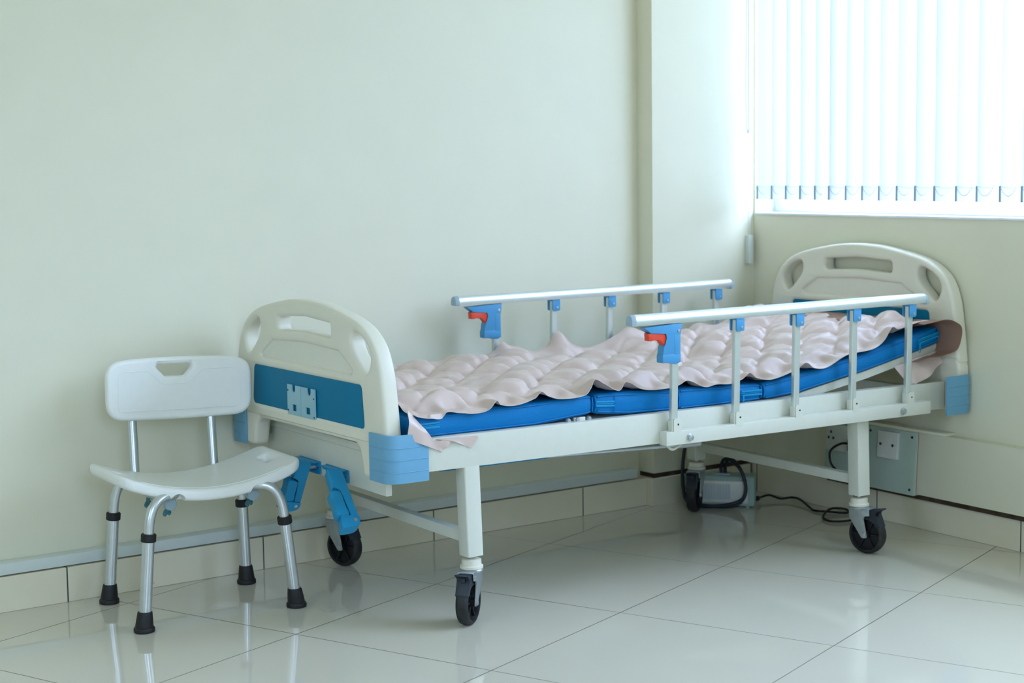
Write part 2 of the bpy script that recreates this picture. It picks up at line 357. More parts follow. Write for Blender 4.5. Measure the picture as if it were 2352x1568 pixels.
def window(name, W, rail):
    s0, s1, z0, z1 = W; y0, y1 = WO+0.09, WO+0.14
    b = B()
    box(b, (s0, y0, z0), (s1, y1, z0+rail), 0.003); box(b, (s0, y0, z1-0.05), (s1, y1, z1), 0.003)
    n = max(2, round((s1-s0)/0.9)); 
    for k in range(n+1):
        x = s0+0.025+(s1-s0-0.05)*k/n; box(b, (x-0.025, y0, z0+rail), (x+0.025, y1, z1-0.05), 0.003)
    box(b, (s0+0.05, y0+0.008, z0+rail), (s1-0.05, y0+0.02, z0+rail+0.012), 0.002)
    o = struct(name, b, 'sill', RWP, RWROT)
    g = B(); box(g, (s0+0.05, y0+0.022, z0+rail), (s1-0.05, y0+0.028, z1-0.05)); obj('glass', g, 'glass', o)
window('window_1', WIN, 0.05); window('window_2', FILL_WIN2, 0.05)

# ------------------------------------------------------------------ vertical blind
bl = thing('vertical_blind', 'white vertical slat blind hanging in the window above the bed head', 'window blind', RWP, RWROT)
b = B(); box(b, (0.035, -0.055, 2.96), (1.62, 0.005, 3.0), 0.004); obj('head_rail', b, 'trunk', bl)
SL = [0.0015, 0.082, 0.158, 0.231, 0.303, 0.376, 0.444, 0.524, 0.600, 0.676, 0.754, 0.833, 0.914, 1.003, 1.085, 1.175]
while SL[-1] < 1.42: SL.append(SL[-1]+0.083+random.uniform(-.003, .003))
ZB = 1.047
def slat_bm(wd, ang, twist, bow):
    n, m = 8, 24; g = []
    for j in range(m+1):
        t = j/m; z = ZB+(2.955-ZB)*t; row = []
        a = ang+twist*(1-t)
        for i in range(n+1):
            u = (i/n-0.0)*wd; c = bow*math.sin(math.pi*i/n)
            row.append((u*math.cos(a)+c*math.sin(a), u*math.sin(a)-c*math.cos(a), z))
        g.append(row)
    bm = B(); sheet(bm, g, 0.0009)
    # sewn weight pocket at the hem
    a = ang+twist
    for i in range(1):
        pts = [(u*wd*math.cos(a), u*wd*math.sin(a)-0.001, ZB+0.045) for u in (0.02, 0.98)]
        sweep(bm, pts, [(0.0012, 0.0006), (-0.0012, 0.0006), (-0.0012, -0.0006), (0.0012, -0.0006)])
    return bm
for k, s in enumerate(SL[1:], 1):
    ang = math.radians(16+random.uniform(-3, 3)); wd = 0.089
    if k in (7, 8, 9): ang = math.radians(27); wd = 0.086
    if k in (14,): ang = math.radians(23)
    o = obj('slat', slat_bm(wd, ang, math.radians(random.uniform(-3, 3)), 0.004), 'slat', bl, (s, -0.022, 0))
    if k < 18:
        c = B(); P = []
        for i in range(13):
            t = i/12; P.append((0.004+0.05*t, -0.006+0.018*t, ZB+0.048-0.033*math.sin(math.pi*min(1, t*1.02))**0.8*(1-0.15*t)))
        for p in P:
            bmesh.ops.create_icosphere(c, subdivisions=1, radius=0.0014, matrix=Matrix.Translation(p))
        tube(c, P, 0.0005, 5); obj('bead_chain', c, 'cap', o)
        c = B(); box(c, (-0.002, -0.005, ZB+0.0), (0.004, -0.001, ZB+0.047), 0.001); obj('weight_clip', c, 'cap', o)
# pull cords with weight, and operating chain loop
b = B()
for dx in (0.0, 0.012): tube(b, [(0.03+dx*0.6, -0.012-dx, 2.96), (0.03+dx*0.6, -0.012-dx, 0.915)], 0.0011, 6)
o = obj('pull_cord', b, 'trunk', bl)
b = B(); box(b, (0.022, -0.03, 0.818), (0.044, -0.008, 0.92), 0.003); obj('cord_weight', b, 'trunk', o)
b = B(); P = [(0.052, -0.045, 2.96), (0.05, -0.045, 1.9), (0.046, -0.045, 1.45), (0.05, -0.045, 1.31), (0.058, -0.047, 1.285), (0.066, -0.05, 1.31), (0.066, -0.05, 1.6), (0.064, -0.05, 2.96)]
tube(b, cat(P, 6), 0.0016, 6); obj('operating_chain', b, 'cap', bl)

# ------------------------------------------------------------------ outside
b = B(); box(b, (-14, 9, -3), (16, 12, 4.2)); o = obj('neighbouring_building', b, 'facade', None, RWP, RWROT)
tag(o, 'pale blue-grey building outside, seen in slivers through the blind', 'building')

# ------------------------------------------------------------------ cable trunking and sockets
b = B(); box(b, (-3.4, 0.006, 0.1), (2.053, WY, 0.1305), 0.002); o = obj('cable_trunking', b, 'trunk')
tag(o, 'long white cable trunking strip on the back wall just above the skirting', 'trunking')
dt = thing('dado_trunking', 'wide cream service trunking low on the window wall', 'trunking', RWP, RWROT)
def slantbox(b, s0, s1, z0, z1, f0, f1, bev=0.002):
    prism(b, [(-f0, z0), (-f1, z1), (WO, z1), (WO, z0)], s0, s1, 'YZ', bev)
b = B(); slantbox(b, 0.445, 0.859, 0.115, 0.318, 0.038, 0.026); obj('trunking_body', b, 'wall', dt)
b = B(); slantbox(b, 0.866, 5.6, 0.120, 0.318, 0.04, 0.028); obj('trunking_lid', b, 'wall', dt)
b = B(); box(b, (0.40, -0.034, 0.318), (0.98, WO, 0.327), 0.002); obj('top_lip', b, 'wall', dt)
b = B(); box(b, (0.43, -0.012, 0.098), (5.6, WO, 0.121)); box(b, (0.855, -0.012, 0.113), (0.870, WO, 0.315)); obj('dirt_and_gap_shade', b, 'dirt_shade', dt)  # brown grime below; upright dark strip paints in the shade between trunking sections
def cover(s0, s1, name):
    b = B(); slantbox(b, s0, s1, 0.113, 0.314, 0.0425, 0.0305, 0.0008); o = obj(name, b, 'plate', dt)
    for s in (s0+0.018, s1-0.018):
        for z, f in ((0.13, 0.0415), (0.298, 0.0318)):
            c = B(); lathe(c, [(0.0045, 0), (0.0045, 0.0015)], 'Y', (s, -f-0.0012, z), 10); obj('screw', c, 'bplastic', o)
cover(0.448, 0.634, 'cover_plate'); cover(0.638, 0.858, 'cover_plate')
sw = thing('blank_switch_plate', 'square white blank plate on the grey trunking cover behind the bed leg', 'wall plate', RWP, RWROT)
M4 = 0.062
def slantplate(b, s0, s1, z0, z1, th, bev):
    f = lambda z: 0.0425-(z-0.113)*0.06
    prism(b, [(-f(z0)-th, z0), (-f(z1)-th, z1), (-f(z1), z1), (-f(z0), z0)], s0, s1, 'YZ', bev)
b = B(); slantplate(b, 0.700, 0.788, 0.220, 0.306, 0.012, 0.002); pl = obj('plate', b, 'switch', sw)
for s in (0.717, 0.771):
    b = B(); lathe(b, [(0.005, 0), (0.004, 0.0012)], 'Y', (s, -0.0478-0.0012, 0.264), 10); obj('screw', b, 'bplastic', pl)
so = thing('wall_socket', 'white wall socket with black plug lead on the trunking, partly behind the leg', 'socket', RWP, RWROT)
b = B(); slantplate(b, 0.462, 0.606, 0.214, 0.302, 0.014, 0.003); pl = obj('plate', b, 'switch', so)
for s, z in ((0.478, 0.255), (0.50, 0.255), (0.489, 0.275)):
    b = B(); box(b, (s-0.003, -0.0515, z-0.004), (s+0.003, -0.0485, z+0.004)); obj('socket_slot', b, 'bplastic', pl)

# ------------------------------------------------------------------ bed
BO = Vector((0.7618, -0.8585, 0.0)); BZ = 0.1754; BYAW = -0.06106
LX, WD, A = 1.3648, 0.779, 0.02336
bed = thing('hospital_bed', 'white metal hospital bed with ivory end boards on black casters', 'bed', BO, BYAW)
def bp(name, bm, m, parent=None, **k):
    if parent: return obj(name, bm, m, parent, **k)
    k.setdefault('loc', (0, 0, BZ)); return obj(name, bm, m, bed, **k)
ZR0, ZR1 = 0.234, 0.319
YF, YB = -A, WD+A
# main frame: two long rails and two end beams
b = B()
for y0, y1 in ((YF, YF+0.03), (YB-0.03, YB)): box(b, (-0.20, y0, ZR0), (1.70, y1, ZR1), 0.003)
for x0, x1 in ((-0.165, -0.135), (1.64, 1.67), (0.36, 0.385), (0.97, 0.995)): box(b, (x0, YF+0.028, ZR0+0.01), (x1, YB-0.028, ZR1-0.02), 0.003)
frame = bp('frame', b, 'metal')
# chips where the paint has worn
# legs with low cross bars
def leg(x, y):
    b = B(); P = [(x-0.0075, y, ZR0+0.002), (x, y, 0.0)]
    sweep(b, P, rrect(A, A, 0.004), up=(0, 1, 0)); return bp('leg', b, 'metal')
CAST = []
for x in (0, LX):
    for y in (0, WD): leg(x, y)
for x in (0, LX):
    b = B(); box(b, (x-0.014, A-0.002, 0.031), (x+0.014, WD-A+0.002, 0.060), 0.002); bp('cross_bar', b, 'metal')
# deck panels
b = B(); box(b, (-0.155, 0.02, 0.297), (0.385, WD-0.02, 0.315), 0.003); bp('deck_panel', b, 'metal')
b = B(); box(b, (0.392, 0.02, 0.297), (0.66, WD-0.02, 0.315), 0.003); bp('deck_panel', b, 'metal')
b = B(); box(b, (0.67, 0.02, 0.297), (0.98, WD-0.02, 0.315), 0.003); bp('deck_panel', b, 'metal')
b = B(); prism(b, [(0.985, 0.290), (1.12, 0.300), (1.40, 0.347), (1.70, 0.408), (1.70, 0.434), (1.40, 0.371), (1.12, 0.323), (0.985, 0.315)], 0.012, WD-0.012, 'XZ', 0.002); bp('backrest_panel', b, 'metal')
# hinge bracket near the knee joint
b = B(); box(b, (0.325, -0.004, 0.305), (0.36, 0.004, 0.328), 0.001); hb = bp('hinge_bracket', b, 'metal')
for x in (0.305, 0.334, 0.372):
    b = B(); lathe(b, [(0.007, 0.004), (0.007, 0), (0.005, -0.004), (0.002, -0.0045)], 'Y', (x, -0.004, 0.3225), 12); obj('bolt', b, 'steel', hb)
# plate under the foot board that carries the cranks
b = B(); box(b, (-0.20, 0.085, 0.162), (-0.182, 0.805, 0.262), 0.002); box(b, (-0.205, 0.085, 0.263), (-0.178, 0.805, 0.283), 0.003); bp('crank_plate', b, 'metal')

# end boards -----------------------------------------------------------
HALF = [(0, .202), (.08, .199), (.15, .190), (.24, .174), (.30, .158), (.345, .136), (.385, .100), (.411, .045), (.424, -.02), (.435, -.1), (.443, -.165)]
def end_board(name, X, Y, yaw, zref, zbot, flip, label):
    up = cat([(u, z, 0) for u, z in HALF], 4); right = [(p.x, p.y) for p in up]
    out = [(-u, z) for u, z in right[::-1]] + right[1:]      # from lower left over the top to lower right
    outer = [p for p in out if p[1] > -0.14] + [(0.441, -0.149), (-0.441, -0.149)]
    foot = fillet([(0.262, -0.12), (0.430, -0.12), (0.4425, -0.165), (0.4425, zbot), (0.318, zbot), (0.311, -0.20), (0.30, -0.165), (0.275, -0.148)], [0, 0, 0.01, 0.014, 0.014, 0.02, 0.02, 0.02], 3)
    hole = fillet([(-.152, .148), (0, .157), (.152, .148), (.153, .122), (.148, .112), (0, .119), (-.148, .112), (-.153, .122)], 0.009, 3)
    ear = smooth_closed([(.276, .137), (.318, .124), (.352, .100), (.362, .074), (.352, .046), (.336, .035), (.306, .058), (.276, .086), (.263, .113)], 4)
    shield = fillet([(-.195, .078), (0, .086), (.195, .078), (.208, .068), (.285, .027), (-.285, .027), (-.208, .068)], 0.012, 3)
    panel = fillet([(-.311, 0), (.311, 0), (.323, -.107), (-.323, -.107)], 0.014, 4)
    # frame in board coordinates: x depth, y = u, z
    sgn = -1 if flip else 1
    T = lambda v: (v.z*sgn, v.x, v.y+zref)
    b = B(); plate(b, [outer, hole, ear, [(-u, z) for u, z in ear], shield, panel], 0.024, 0.0115, T)
    for sd in (1, -1): plate(b, [[(u*sd, z) for u, z in foot][::sd]], 0.0238, 0.0113, T)
    o = bp(name, b, 'abs', loc=None, smooth=50); o.location = (X, Y, BZ); o.rotation_euler = (0, 0, yaw)
    o['label'] = label
    b = B(); plate(b, [[(u*1.01, z*1.0) for u, z in fillet([(-.203, .086), (0, .094), (.203, .086), (.218, .073), (.298, .019), (-.298, .019), (-.218, .073)], 0.01, 3)]], 0.0165, 0.002, T); obj('recessed_panel', b, 'recess', o)
    b = B(); plate(b, [fillet([(-.316, .004), (.316, .004), (.328, -.111), (-.328, -.111)], 0.014, 4)], 0.0195, 0.001, T); obj('blue_panel', b, 'blue', o)
    # corner bumpers
    for sd in (-1, 1):
        zc0, zc1 = (0.214, 0.336) if not flip else (0.223, 0.342)
        F = -0.031; OU = 0.4535 if flip else 0.462
        outer2 = [(F, 0.362), (F, OU), (0.084, OU)]; 
        poly = [(F, 0.362)] + [(F+0.032*(1-math.cos(a)), OU-0.032*(1-math.sin(a))) for a in [math.radians(90*k/8) for k in range(9)]] + [(0.084, OU)]
        inner = [(0.084, OU-0.006)] + [(F+0.006+0.027*(1-math.cos(a)), OU-0.006-0.027*(1-math.sin(a))) for a in [math.radians(90*k/8) for k in range(8, -1, -1)]] + [(F+0.006, 0.362)]
        b = B(); pp = [(x*sgn, u*sd) for x, u in poly+inner]
        prism(b, pp, zc0, zc1, 'XY', 0.0015)
        # raised ridges round the bumper
        for q in range(3):
            z = zc0+(zc1-zc0)*(0.23+0.25*q)
            path = [(x*sgn, u*sd, z) for x, u in [(F-0.0004, 0.366)]+[(F+0.032*(1-math.cos(a))-0.0004, OU-0.032*(1-math.sin(a))+0.0004) for a in [math.radians(90*k/8) for k in range(9)]]+[(0.080, OU+0.0004)]]
            sweep(b, path, circ(0.0013, 6))
        obj('corner_bumper', b, 'lblue', o)
    return o
fb = end_board('foot_board', -0.235, 0.430, 0.03, 0.447, -0.232, False, 'foot board facing the shower chair')
hb2 = end_board('head_board', 1.728, 0.367, 0.0, 0.531, -0.305, True, 'taller head board beside the window wall')
# card holder on the foot board
b = B()
def arc(cx, cz, r, n=6): return [(cx+r*math.cos(math.radians(180+180*k/n)), cz+r*math.sin(math.radians(180+180*k/n))) for k in range(n+1)]
top = [(-.063, -.034)]+[(x, z) for x, z in [(-.041, -.034)]+arc(-.030, -.043, .011)+[(-.019, -.034)]]+[(.05, -.034)]+arc(.061, -.043, .011)+[(.072, -.034), (.098, -.034)]
outl = top+[(.098, -.116), (-.063, -.116)]
h1 = [(-.035, -.087), (-.010, -.087), (-.010, -.105), (-.035, -.105)]; h2 = [(.046, -.087), (.070, -.087), (.070, -.105), (.046, -.105)]
plate(b, [outl, h1, h2], 0.0022, 0.0006, lambda v: (v.z-0.0235, v.x, v.y+0.447))
box(b, (-0.0275, 0.0165, 0.333), (-0.0245, 0.0185, 0.412)); ch = obj('card_holder', b, 'card', fb)
for u, z in ((-.058, -.06), (-.058, -.110), (.093, -.05), (.093, -.105)):
    b = B(); lathe(b, [(0.003, 0), (0.002, -0.0012)], 'X', (-0.0258, u, 0.447+z), 8); obj('rivet', b, 'bplastic', ch)

# side rails -------------------------------------------------------------
def dprof():
    # rounded-top rail profile (y, z)
    return [(0.015, -0.0125), (0.0165, -0.008), (0.0165, 0.002), (0.014, 0.010), (0.009, 0.0155), (0.0, 0.0175), (-0.009, 0.0155), (-0.014, 0.010), (-0.0165, 0.002), (-0.0165, -0.008), (-0.015, -0.0125)]
def side_rail(yc, sd, x0, dz, label):
    """sd: +1 the frame lies on the +y side of the rail"""
    ybar = (yc-0.012, yc+0.0217) if sd > 0 else (yc-0.0217, yc+0.012)
    b = B(); box(b, (x0+0.592, ybar[0], 0.231), (x0+1.605, ybar[1], 0.270), 0.003)
    o = bp('side_rail', b, 'metal'); o['label'] = label
    for x in (0.672, 1.487):
        b = B(); lathe(b, [(0.011, 0.002), (0.011, -0.002), (0.0085, -0.003), (0.0085, -0.008), (0.004, -0.0095)], 'Y', (x0+x, ybar[0], 0.2485), 6 if False else 14); obj('bolt', b, 'steel', o)
    z0 = 0.579+dz; xa, xb = x0+0.487, x0+1.577
    b = B(); pr = dprof(); pts = [(xa, yc, z0), (xb, yc, z0+0.003)]
    sweep(b, pts, [(-y, z) for y, z in pr]); obj('top_rail', b, 'rail', o)
    for x, d in ((xa, -1), (xb, 1)):
        b = B(); prs = [[(-y*s, z*s) for y, z in pr] for s in (1.04, 1.04, 0.9, 0.55)]
        sweep(b, [(x+d*t, yc, z0) for t in (-0.002, 0.004, 0.011, 0.014)], prs); obj('end_cap', b, 'cap', o)
    for k, x in enumerate((0.624, 0.844, 1.066, 1.289, 1.515)):
        x += x0; lean = 0.005
        b = B(); sweep(b, [(x, yc, 0.270), (x+lean, yc, 0.566+dz)], rrect(0.0075, 0.0105, 0.003), up=(1, 0, 0)); obj('post', b, 'rail', o)
        # foot bracket
        b = B()
        for y in (yc-0.0125, yc+0.0095): prism(b, fillet([(x-0.013+0.006, 0.264), (x+0.019, 0.264), (x+0.019, 0.304), (x-0.007, 0.304)], [0, 0, 0.006, 0.006], 3), y, y+0.003, 'XZ')
        box(b, (x-0.0115, yc-0.0095, 0.268), (x+0.0115, yc+0.0095, 0.300), 0.002)
        obj('post_bracket', b, 'metal', o)
        b = B(); lathe(b, [(0.0028, 0.001), (0.0028, -0.0006)], 'Y', (x+0.008, yc-0.0125, 0.288), 10); obj('screw', b, 'bplastic', o)  # dark disc painted as the shaded hole in the bracket plate
        xt = x+lean
        if k == 0:
            poly = [(0.5174, 0.5605), (0.6447, 0.5665), (0.6432, 0.5508), (0.638, 0.5319), (0.6415, 0.46), (0.6265, 0.4551), (0.610, 0.4565), (0.5803, 0.468), (0.5803, 0.4822), (0.5834, 0.5058), (0.590, 0.512), (0.595, 0.5288), (0.592, 0.541), (0.5407, 0.543)]
            b = B(); prism(b, [(u+x0, z+dz) for u, z in poly], yc-0.0135, yc+0.0135, 'XZ', 0.0015)
            box(b, (x0+0.578, yc-0.0148, 0.4598+dz), (x0+0.641, yc+0.0148, 0.4835+dz), 0.004)
            box(b, (x0+0.618, yc-0.0145, 0.478+dz), (x0+0.640, yc+0.0145, 0.535+dz), 0.003)
            la = obj('release_latch', b, 'lblue2', o)
            b = B(); prism(b, [(u+x0, z+dz) for u, z in [(0.5335, 0.5435), (0.586, 0.5425), (0.5945, 0.533), (0.594, 0.510), (0.586, 0.506), (0.578, 0.521), (0.569, 0.5265), (0.561, 0.523), (0.553, 0.526), (0.545, 0.522), (0.535, 0.523)]], yc-0.0105, yc+0.0105, 'XZ', 0.0015)
            obj('trigger', b, 'red', o)
            b = B(); lathe(b, [(0.0048, 0), (0.0044, -0.0015), (0.002, -0.002)], 'Y', (x0+0.634, yc-0.0135, 0.545+dz), 12); obj('rivet', b, 'steel', o)
        else:
            b = B()
            for y in (yc-0.0155, yc+0.0115): prism(b, fillet([(xt-0.013, 0.5655+dz), (xt+0.016, 0.5655+dz), (xt+0.016, 0.531+dz), (xt-0.013, 0.531+dz)], [0, 0, 0.006, 0.006], 3), y, y+0.004, 'XZ', 0.0008)
            box(b, (xt-0.013, yc-0.0155, 0.5625+dz), (xt+0.016, yc+0.0155, 0.5675+dz), 0.001)
            br = obj('clip', b, 'lblue2', o)
            b = B(); lathe(b, [(0.0040, 0), (0.0036, -0.0015), (0.0015, -0.002)], 'Y', (xt+0.006, yc-0.0155, 0.541+dz), 10); obj('rivet', b, 'steel', o)
    return o
MT['lblue2'] = mat('clip_blue_plastic', (78, 152, 196), 0.4, var=0.02, spec=0.3)
side_rail(YF-0.0217, 1, 0.0, 0.0, 'near side rail towards the viewer')
side_rail(YB+0.0217, -1, -0.033, 0.003, 'far side rail by the back wall')

# hand cranks -------------------------------------------------------------
def crank(ymid, pts, label=None):
    (ax, ay, az), (bx, by, bz) = pts
    b = B(); box(b, (-0.205, ymid-0.066, 0.1655), (-0.2, ymid+0.066, 0.2005), 0.002)
    prism(b, [(ymid-0.062, 0.199), (ymid+0.062, 0.199), (ymid+0.05, 0.190), (ymid-0.05, 0.190)], -0.222, -0.2, 'YZ', 0.002)
    prism(b, [(ymid-0.062, 0.167), (ymid+0.062, 0.167), (ymid+0.045, 0.174), (ymid-0.045, 0.174)], -0.214, -0.2, 'YZ', 0.002)
    o = bp('crank', b, 'mblue')
    for dy in (-0.055, 0.055):
        c = B(); lathe(c, [(0.003, 0.0), (0.0025, -0.001)], 'X', (-0.205, ymid+dy, 0.182), 8); obj('screw', c, 'bplastic', o)
    c = B(); tube(c, [(-0.19, ymid-0.035, 0.183), (-0.235, ymid-0.03, 0.186)], 0.0085, 14); obj('shaft', c, 'steel', o)
    # crank arm from (ax,ay,az) to (bx,by,bz) and folded grip lying against it
    a, e = Vector((ax, ay, az)), Vector((bx, by, bz)); d = (e-a).normalized()
    side = Vector((-1, 0, 0)); side = (side-d*side.dot(d)).normalized()
    nr = d.cross(side).normalized(); L = 0.162; kk = (e-a).length/L
    def slab(c, poly, h, bev=0.0022):
        b3 = B(); prism(b3, poly, -h, h, 'XY', bev)
        for v in b3.verts: v.co = a+side*v.co.x+d*(v.co.y*kk)+nr*v.co.z
        t_ = bpy.data.meshes.new('t'); b3.to_mesh(t_); b3.free(); c.from_mesh(t_); bpy.data.meshes.remove(t_)
    c = B(); slab(c, [(-.019, -.010), (.021, -.010), (.0225, .052), (.007, .055), (.002, .062), (-.001, L-.019), (-.0225, L-.019)], 0.0145)
    slab(c, fillet([(-.0235, L-.0175), (.0265, L-.0195), (.031, L+.022), (-.004, L+.017), (-.023, L+.008)], [0.003, 0.003, 0.003, 0.008, 0.014], 4), 0.0155)
    obj('crank_arm', c, 'mblue', o)
    c = B(); slab(c, smooth_closed([(.009, .0635), (.029, .0600), (.0345, .070), (.0325, .092), (.031, L-.045), (.035, L-.030), (.032, L-.0215), (.003, L-.0205), (.0015, L-.035), (.0065, L-.055), (.0035, .076)], 2), 0.0150)
    obj('grip', c, 'mblue', o)
    c = B(); lathe(c, [(0.0055, -0.0155), (0.0052, -0.0172), (0.002, -0.0178)], 'X', (0, 0, 0), 12)
    q_ = a+side*(-.010)+d*((L-.003)*kk)
    sg = 1 if nr.y > 0 else -1
    for v in c.verts: v.co = q_+nr*(v.co.x*sg)+side*v.co.y+d*v.co.z
    obj('pivot_rivet', c, 'steel', o)
crank(0.355, ((-0.246, 0.285, 0.193), (-0.262, 0.166, 0.084)))
crank(0.522, ((-0.246, 0.478, 0.198), (-0.268, 0.520, 0.080)))

# things hung under the frame
b = B(); prism(b, fillet([(-0.06, 0.05), (0.272, 0.05), (0.292, 0.07), (0.292, 0.46), (-0.06, 0.46)], 0.006, 3), 0.2165, 0.2215, 'XY', 0.001)
for y in (0.06, 0.44):
    for x in (0.0, 0.25): tube(b, [(x, y, 0.219), (x, y, 0.30)], 0.004, 8)
bp('under_tray', b, 'zip')
b = B(); tube(b, [(-0.13, 0.12, 0.222), (0.3, 0.11, 0.2125), (0.79, 0.10, 0.199)], 0.0085, 12); tube(b, [(0.75, 0.10, 0.20), (0.83, 0.10, 0.198)], 0.012, 12)
tube(b, [(0.82, 0.1, 0.198), (0.83, 0.1, 0.25), (0.975, 0.1, 0.26)], 0.007, 10)
bp('screw_rod', b, 'steel')
b = B(); P = cat([(0.63, -0.01, 0.236), (0.632, -0.012, 0.222), (0.645, -0.012, 0.212), (0.665, -0.01, 0.216), (0.69, -0.004, 0.228), (0.70, 0.0, 0.237)], 6); tube(b, P, 0.0042, 8); bp('cable_hook', b, 'metal')

# casters ------------------------------------------------------------------
def caster(x, y, ang):
    b = B()
    for yy in (-0.0225, 0.0195):
        poly = fillet([(-.023, -.036), (.046, -.036), (.047, -.058), (.031, -.060), (.028, -.068), (.040, -.126), (.022, -.127), (-.020, -.068)], [0.002, 0.004, 0.004, 0.002, 0.003, 0.006, 0.006, 0.01], 3)
        prism(b, poly, yy, yy+0.003, 'XZ', 0.0006)
    box(b, (-0.023, -0.0225, -0.041), (0.046, 0.0225, -0.036), 0.002)
    lathe(b, [(0.030, -0.041), (0.031, -0.037), (0.028, -0.033)], 'Z', (0, 0, 0), 24)
    lathe(b, [(0.006, -0.012), (0.006, 0.01)], 'Z', (0, 0, 0), 12)
    for yy, s in ((-0.0225, -1), (0.0225, 1)):
        lathe(b, [(0.0075, 0), (0.007, s*0.004), (0.003, s*0.005)], 'Y', (0.03, yy, -0.117), 12)
        lathe(b, [(0.003, 0), (0.0025, s*0.001)], 'Y', (0.036, yy, -0.048), 8)
    o = obj('caster', b, 'steel', bed, (x, y, BZ)); o.rotation_euler = (0, 0, ang)
    c = B(); lathe(c, [(0.022, -0.009), (0.0255, -0.011), (0.026, -0.024), (0.0305, -0.027), (0.0305, -0.033), (0.026, -0.0345)], 'Z', (0, 0, 0), 28); obj('collar', c, 'abs', o)
    c = B(); R = 0.0584
    lathe(c, [(0.047, -0.0165), (R-0.006, -0.0162), (R-0.002, -0.013), (R, -0.007), (R, 0.007), (R-0.002, 0.013), (R-0.006, 0.0162), (0.047, 0.0165)], 'Y', (0.03, 0, -0.117), 48, cap=False)
    lathe(c, [(0.047, 0.0165), (0.045, 0.010), (0.045, -0.010), (0.047, -0.0165)], 'Y', (0.03, 0, -0.117), 48, cap=False)
    wq = obj('wheel', c, 'tyre', o)
    c = B(); lathe(c, [(0.0452, -0.002), (0.0452, 0.002)], 'Y', (0.03, 0, -0.117), 40); lathe(c, [(0.012, -0.017), (0.012, 0.017)], 'Y', (0.03, 0, -0.117), 20)
    for k in range(6):
        a = math.pi/3*k; sweep(c, [(0.03+0.010*math.cos(a), 0, -0.117+0.010*math.sin(a)), (0.03+0.0455*math.cos(a), 0, -0.117+0.0455*math.sin(a))], rrect(0.0095, 0.0022, 0.001), up=(-math.sin(a), 0, math.cos(a)))
    obj('hub', c, 'rubber', o)
    c = B(); prism(c, [(.034, -.042), (.058, -.0405), (.082, -.0345), (.083, -.038), (.066, -.046), (.064, -.053), (.072, -.066), (.081, -.089), (.079, -.0915), (.0665, -.0905), (.058, -.074), (.048, -.061), (.034, -.056)], -0.0175, 0.0175, 'XZ', 0.0015)
    box(c, (0.066, -0.006, -0.058), (0.070, 0.006, -0.047), 0.001)
    obj('brake_pedal', c, 'bplastic', o)
for (x, y), (tx, ty) in (((0, 0), (-.81, -.59)), ((LX, 0), (.21, -.975)), ((0, WD), (.345, -.94)), ((LX, WD), (-.84, -.54))):
    caster(x, y, math.atan2(ty, tx)-BYAW)

# ------------------------------------------------------------------ mattress
mt = thing('mattress', 'royal blue four-section foam mattress lying on the hospital bed', 'mattress', BO, BYAW)
SB = [[(-.172, .3165), (.2, .317), (.388, .332)], [(.392, .331), (.50, .320), (.668, .3165)], [(.676, .3165), (.98, .3185)], [(.985, .3185), (1.11, .3265), (1.40, .3745), (1.695, .4355)]]
STP = [[(-.172, .374), (.2, .379), (.388, .386)], [(.392, .3855), (.668, .3765)], [(.676, .3765), (.98, .3695)], [(.985, .3690), (1.11, .3805), (1.40, .4285), (1.695, .4915)]]
MY0, MY1 = 0.0, WD-0.004
def mat_top(x):
    for k in range(4):
        if x <= STP[k][-1][0] or k == 3: return interp(STP[k], x)
secs = []
for k in range(4):
    x0, x1 = SB[k][0][0], SB[k][-1][0]; b = B(); N = 26; pts = []; prs = []
    st = [0, 0.004, 0.012] + [0.03+(x1-x0-0.06)*i/N for i in range(N+1)] + [x1-x0-0.012, x1-x0-0.004, x1-x0]
    ins = [0.012, 0.004, 0.001] + [0]*(N+1) + [0.001, 0.004, 0.012]
    for s, q in zip(st, ins):
        x = x0+s; zb, zt = interp(SB[k], x)+q, interp(STP[k], x)-q; hh = (zt-zb)/2; hw = (MY1-MY0)/2-q
        pts.append((x, (MY0+MY1)/2, (zb+zt)/2)); r = 0.011
        pr = []
        for cx, cy, a0 in ((hw-r, hh-r, 0), (-hw+r, hh-r, 90), (-hw+r, -hh+r, 180), (hw-r, -hh+r, 270)):
            for i in range(5):
                a = math.radians(a0+22.5*i); pr.append((cx+r*math.cos(a), cy+r*math.sin(a)))
            if a0 in (90, 270):   # bulging side
                sg = -1 if a0 == 90 else 1
                for t in (0.5, 0.0, -0.5): pr.append((sg*(hw+0.003*(1-t*t)), (hh-r)*t*(-sg)))
        w0 = [(yy+0.0025*noise.noise(Vector((x*14, yy*9, k*3+(1 if zz > 0 else 0)))), zz+0.002*noise.noise(Vector((x*11, yy*7, k*5+9)))*(1 if zz > 0 else 0.3)) for yy, zz in pr]
        prs.append([(-yy, zz) for yy, zz in w0])
    sweep(b, pts, prs)
    # piping seams along top and bottom front edge
    for zz in (0, 1):
        P = [(x0+0.01+(x1-x0-0.02)*i/40, MY0-0.0005, (interp(STP[k], x0+(x1-x0)*i/40)-0.007 if zz else interp(SB[k], x0+(x1-x0)*i/40)+0.007)) for i in range(41)]
        tube(b, P, 0.0021, 6)
    for xx in (x0+0.003, x1-0.003):
        tube(b, [(xx, MY0+0.001, interp(SB[k], xx)+0.008), (xx, MY0-0.003, (interp(SB[k], xx)+interp(STP[k], xx))/2), (xx, MY0+0.001, interp(STP[k], xx)-0.008)], 0.002, 6)
    secs.append(obj('mattress_section', b, 'fabric', mt, (0, 0, BZ)))
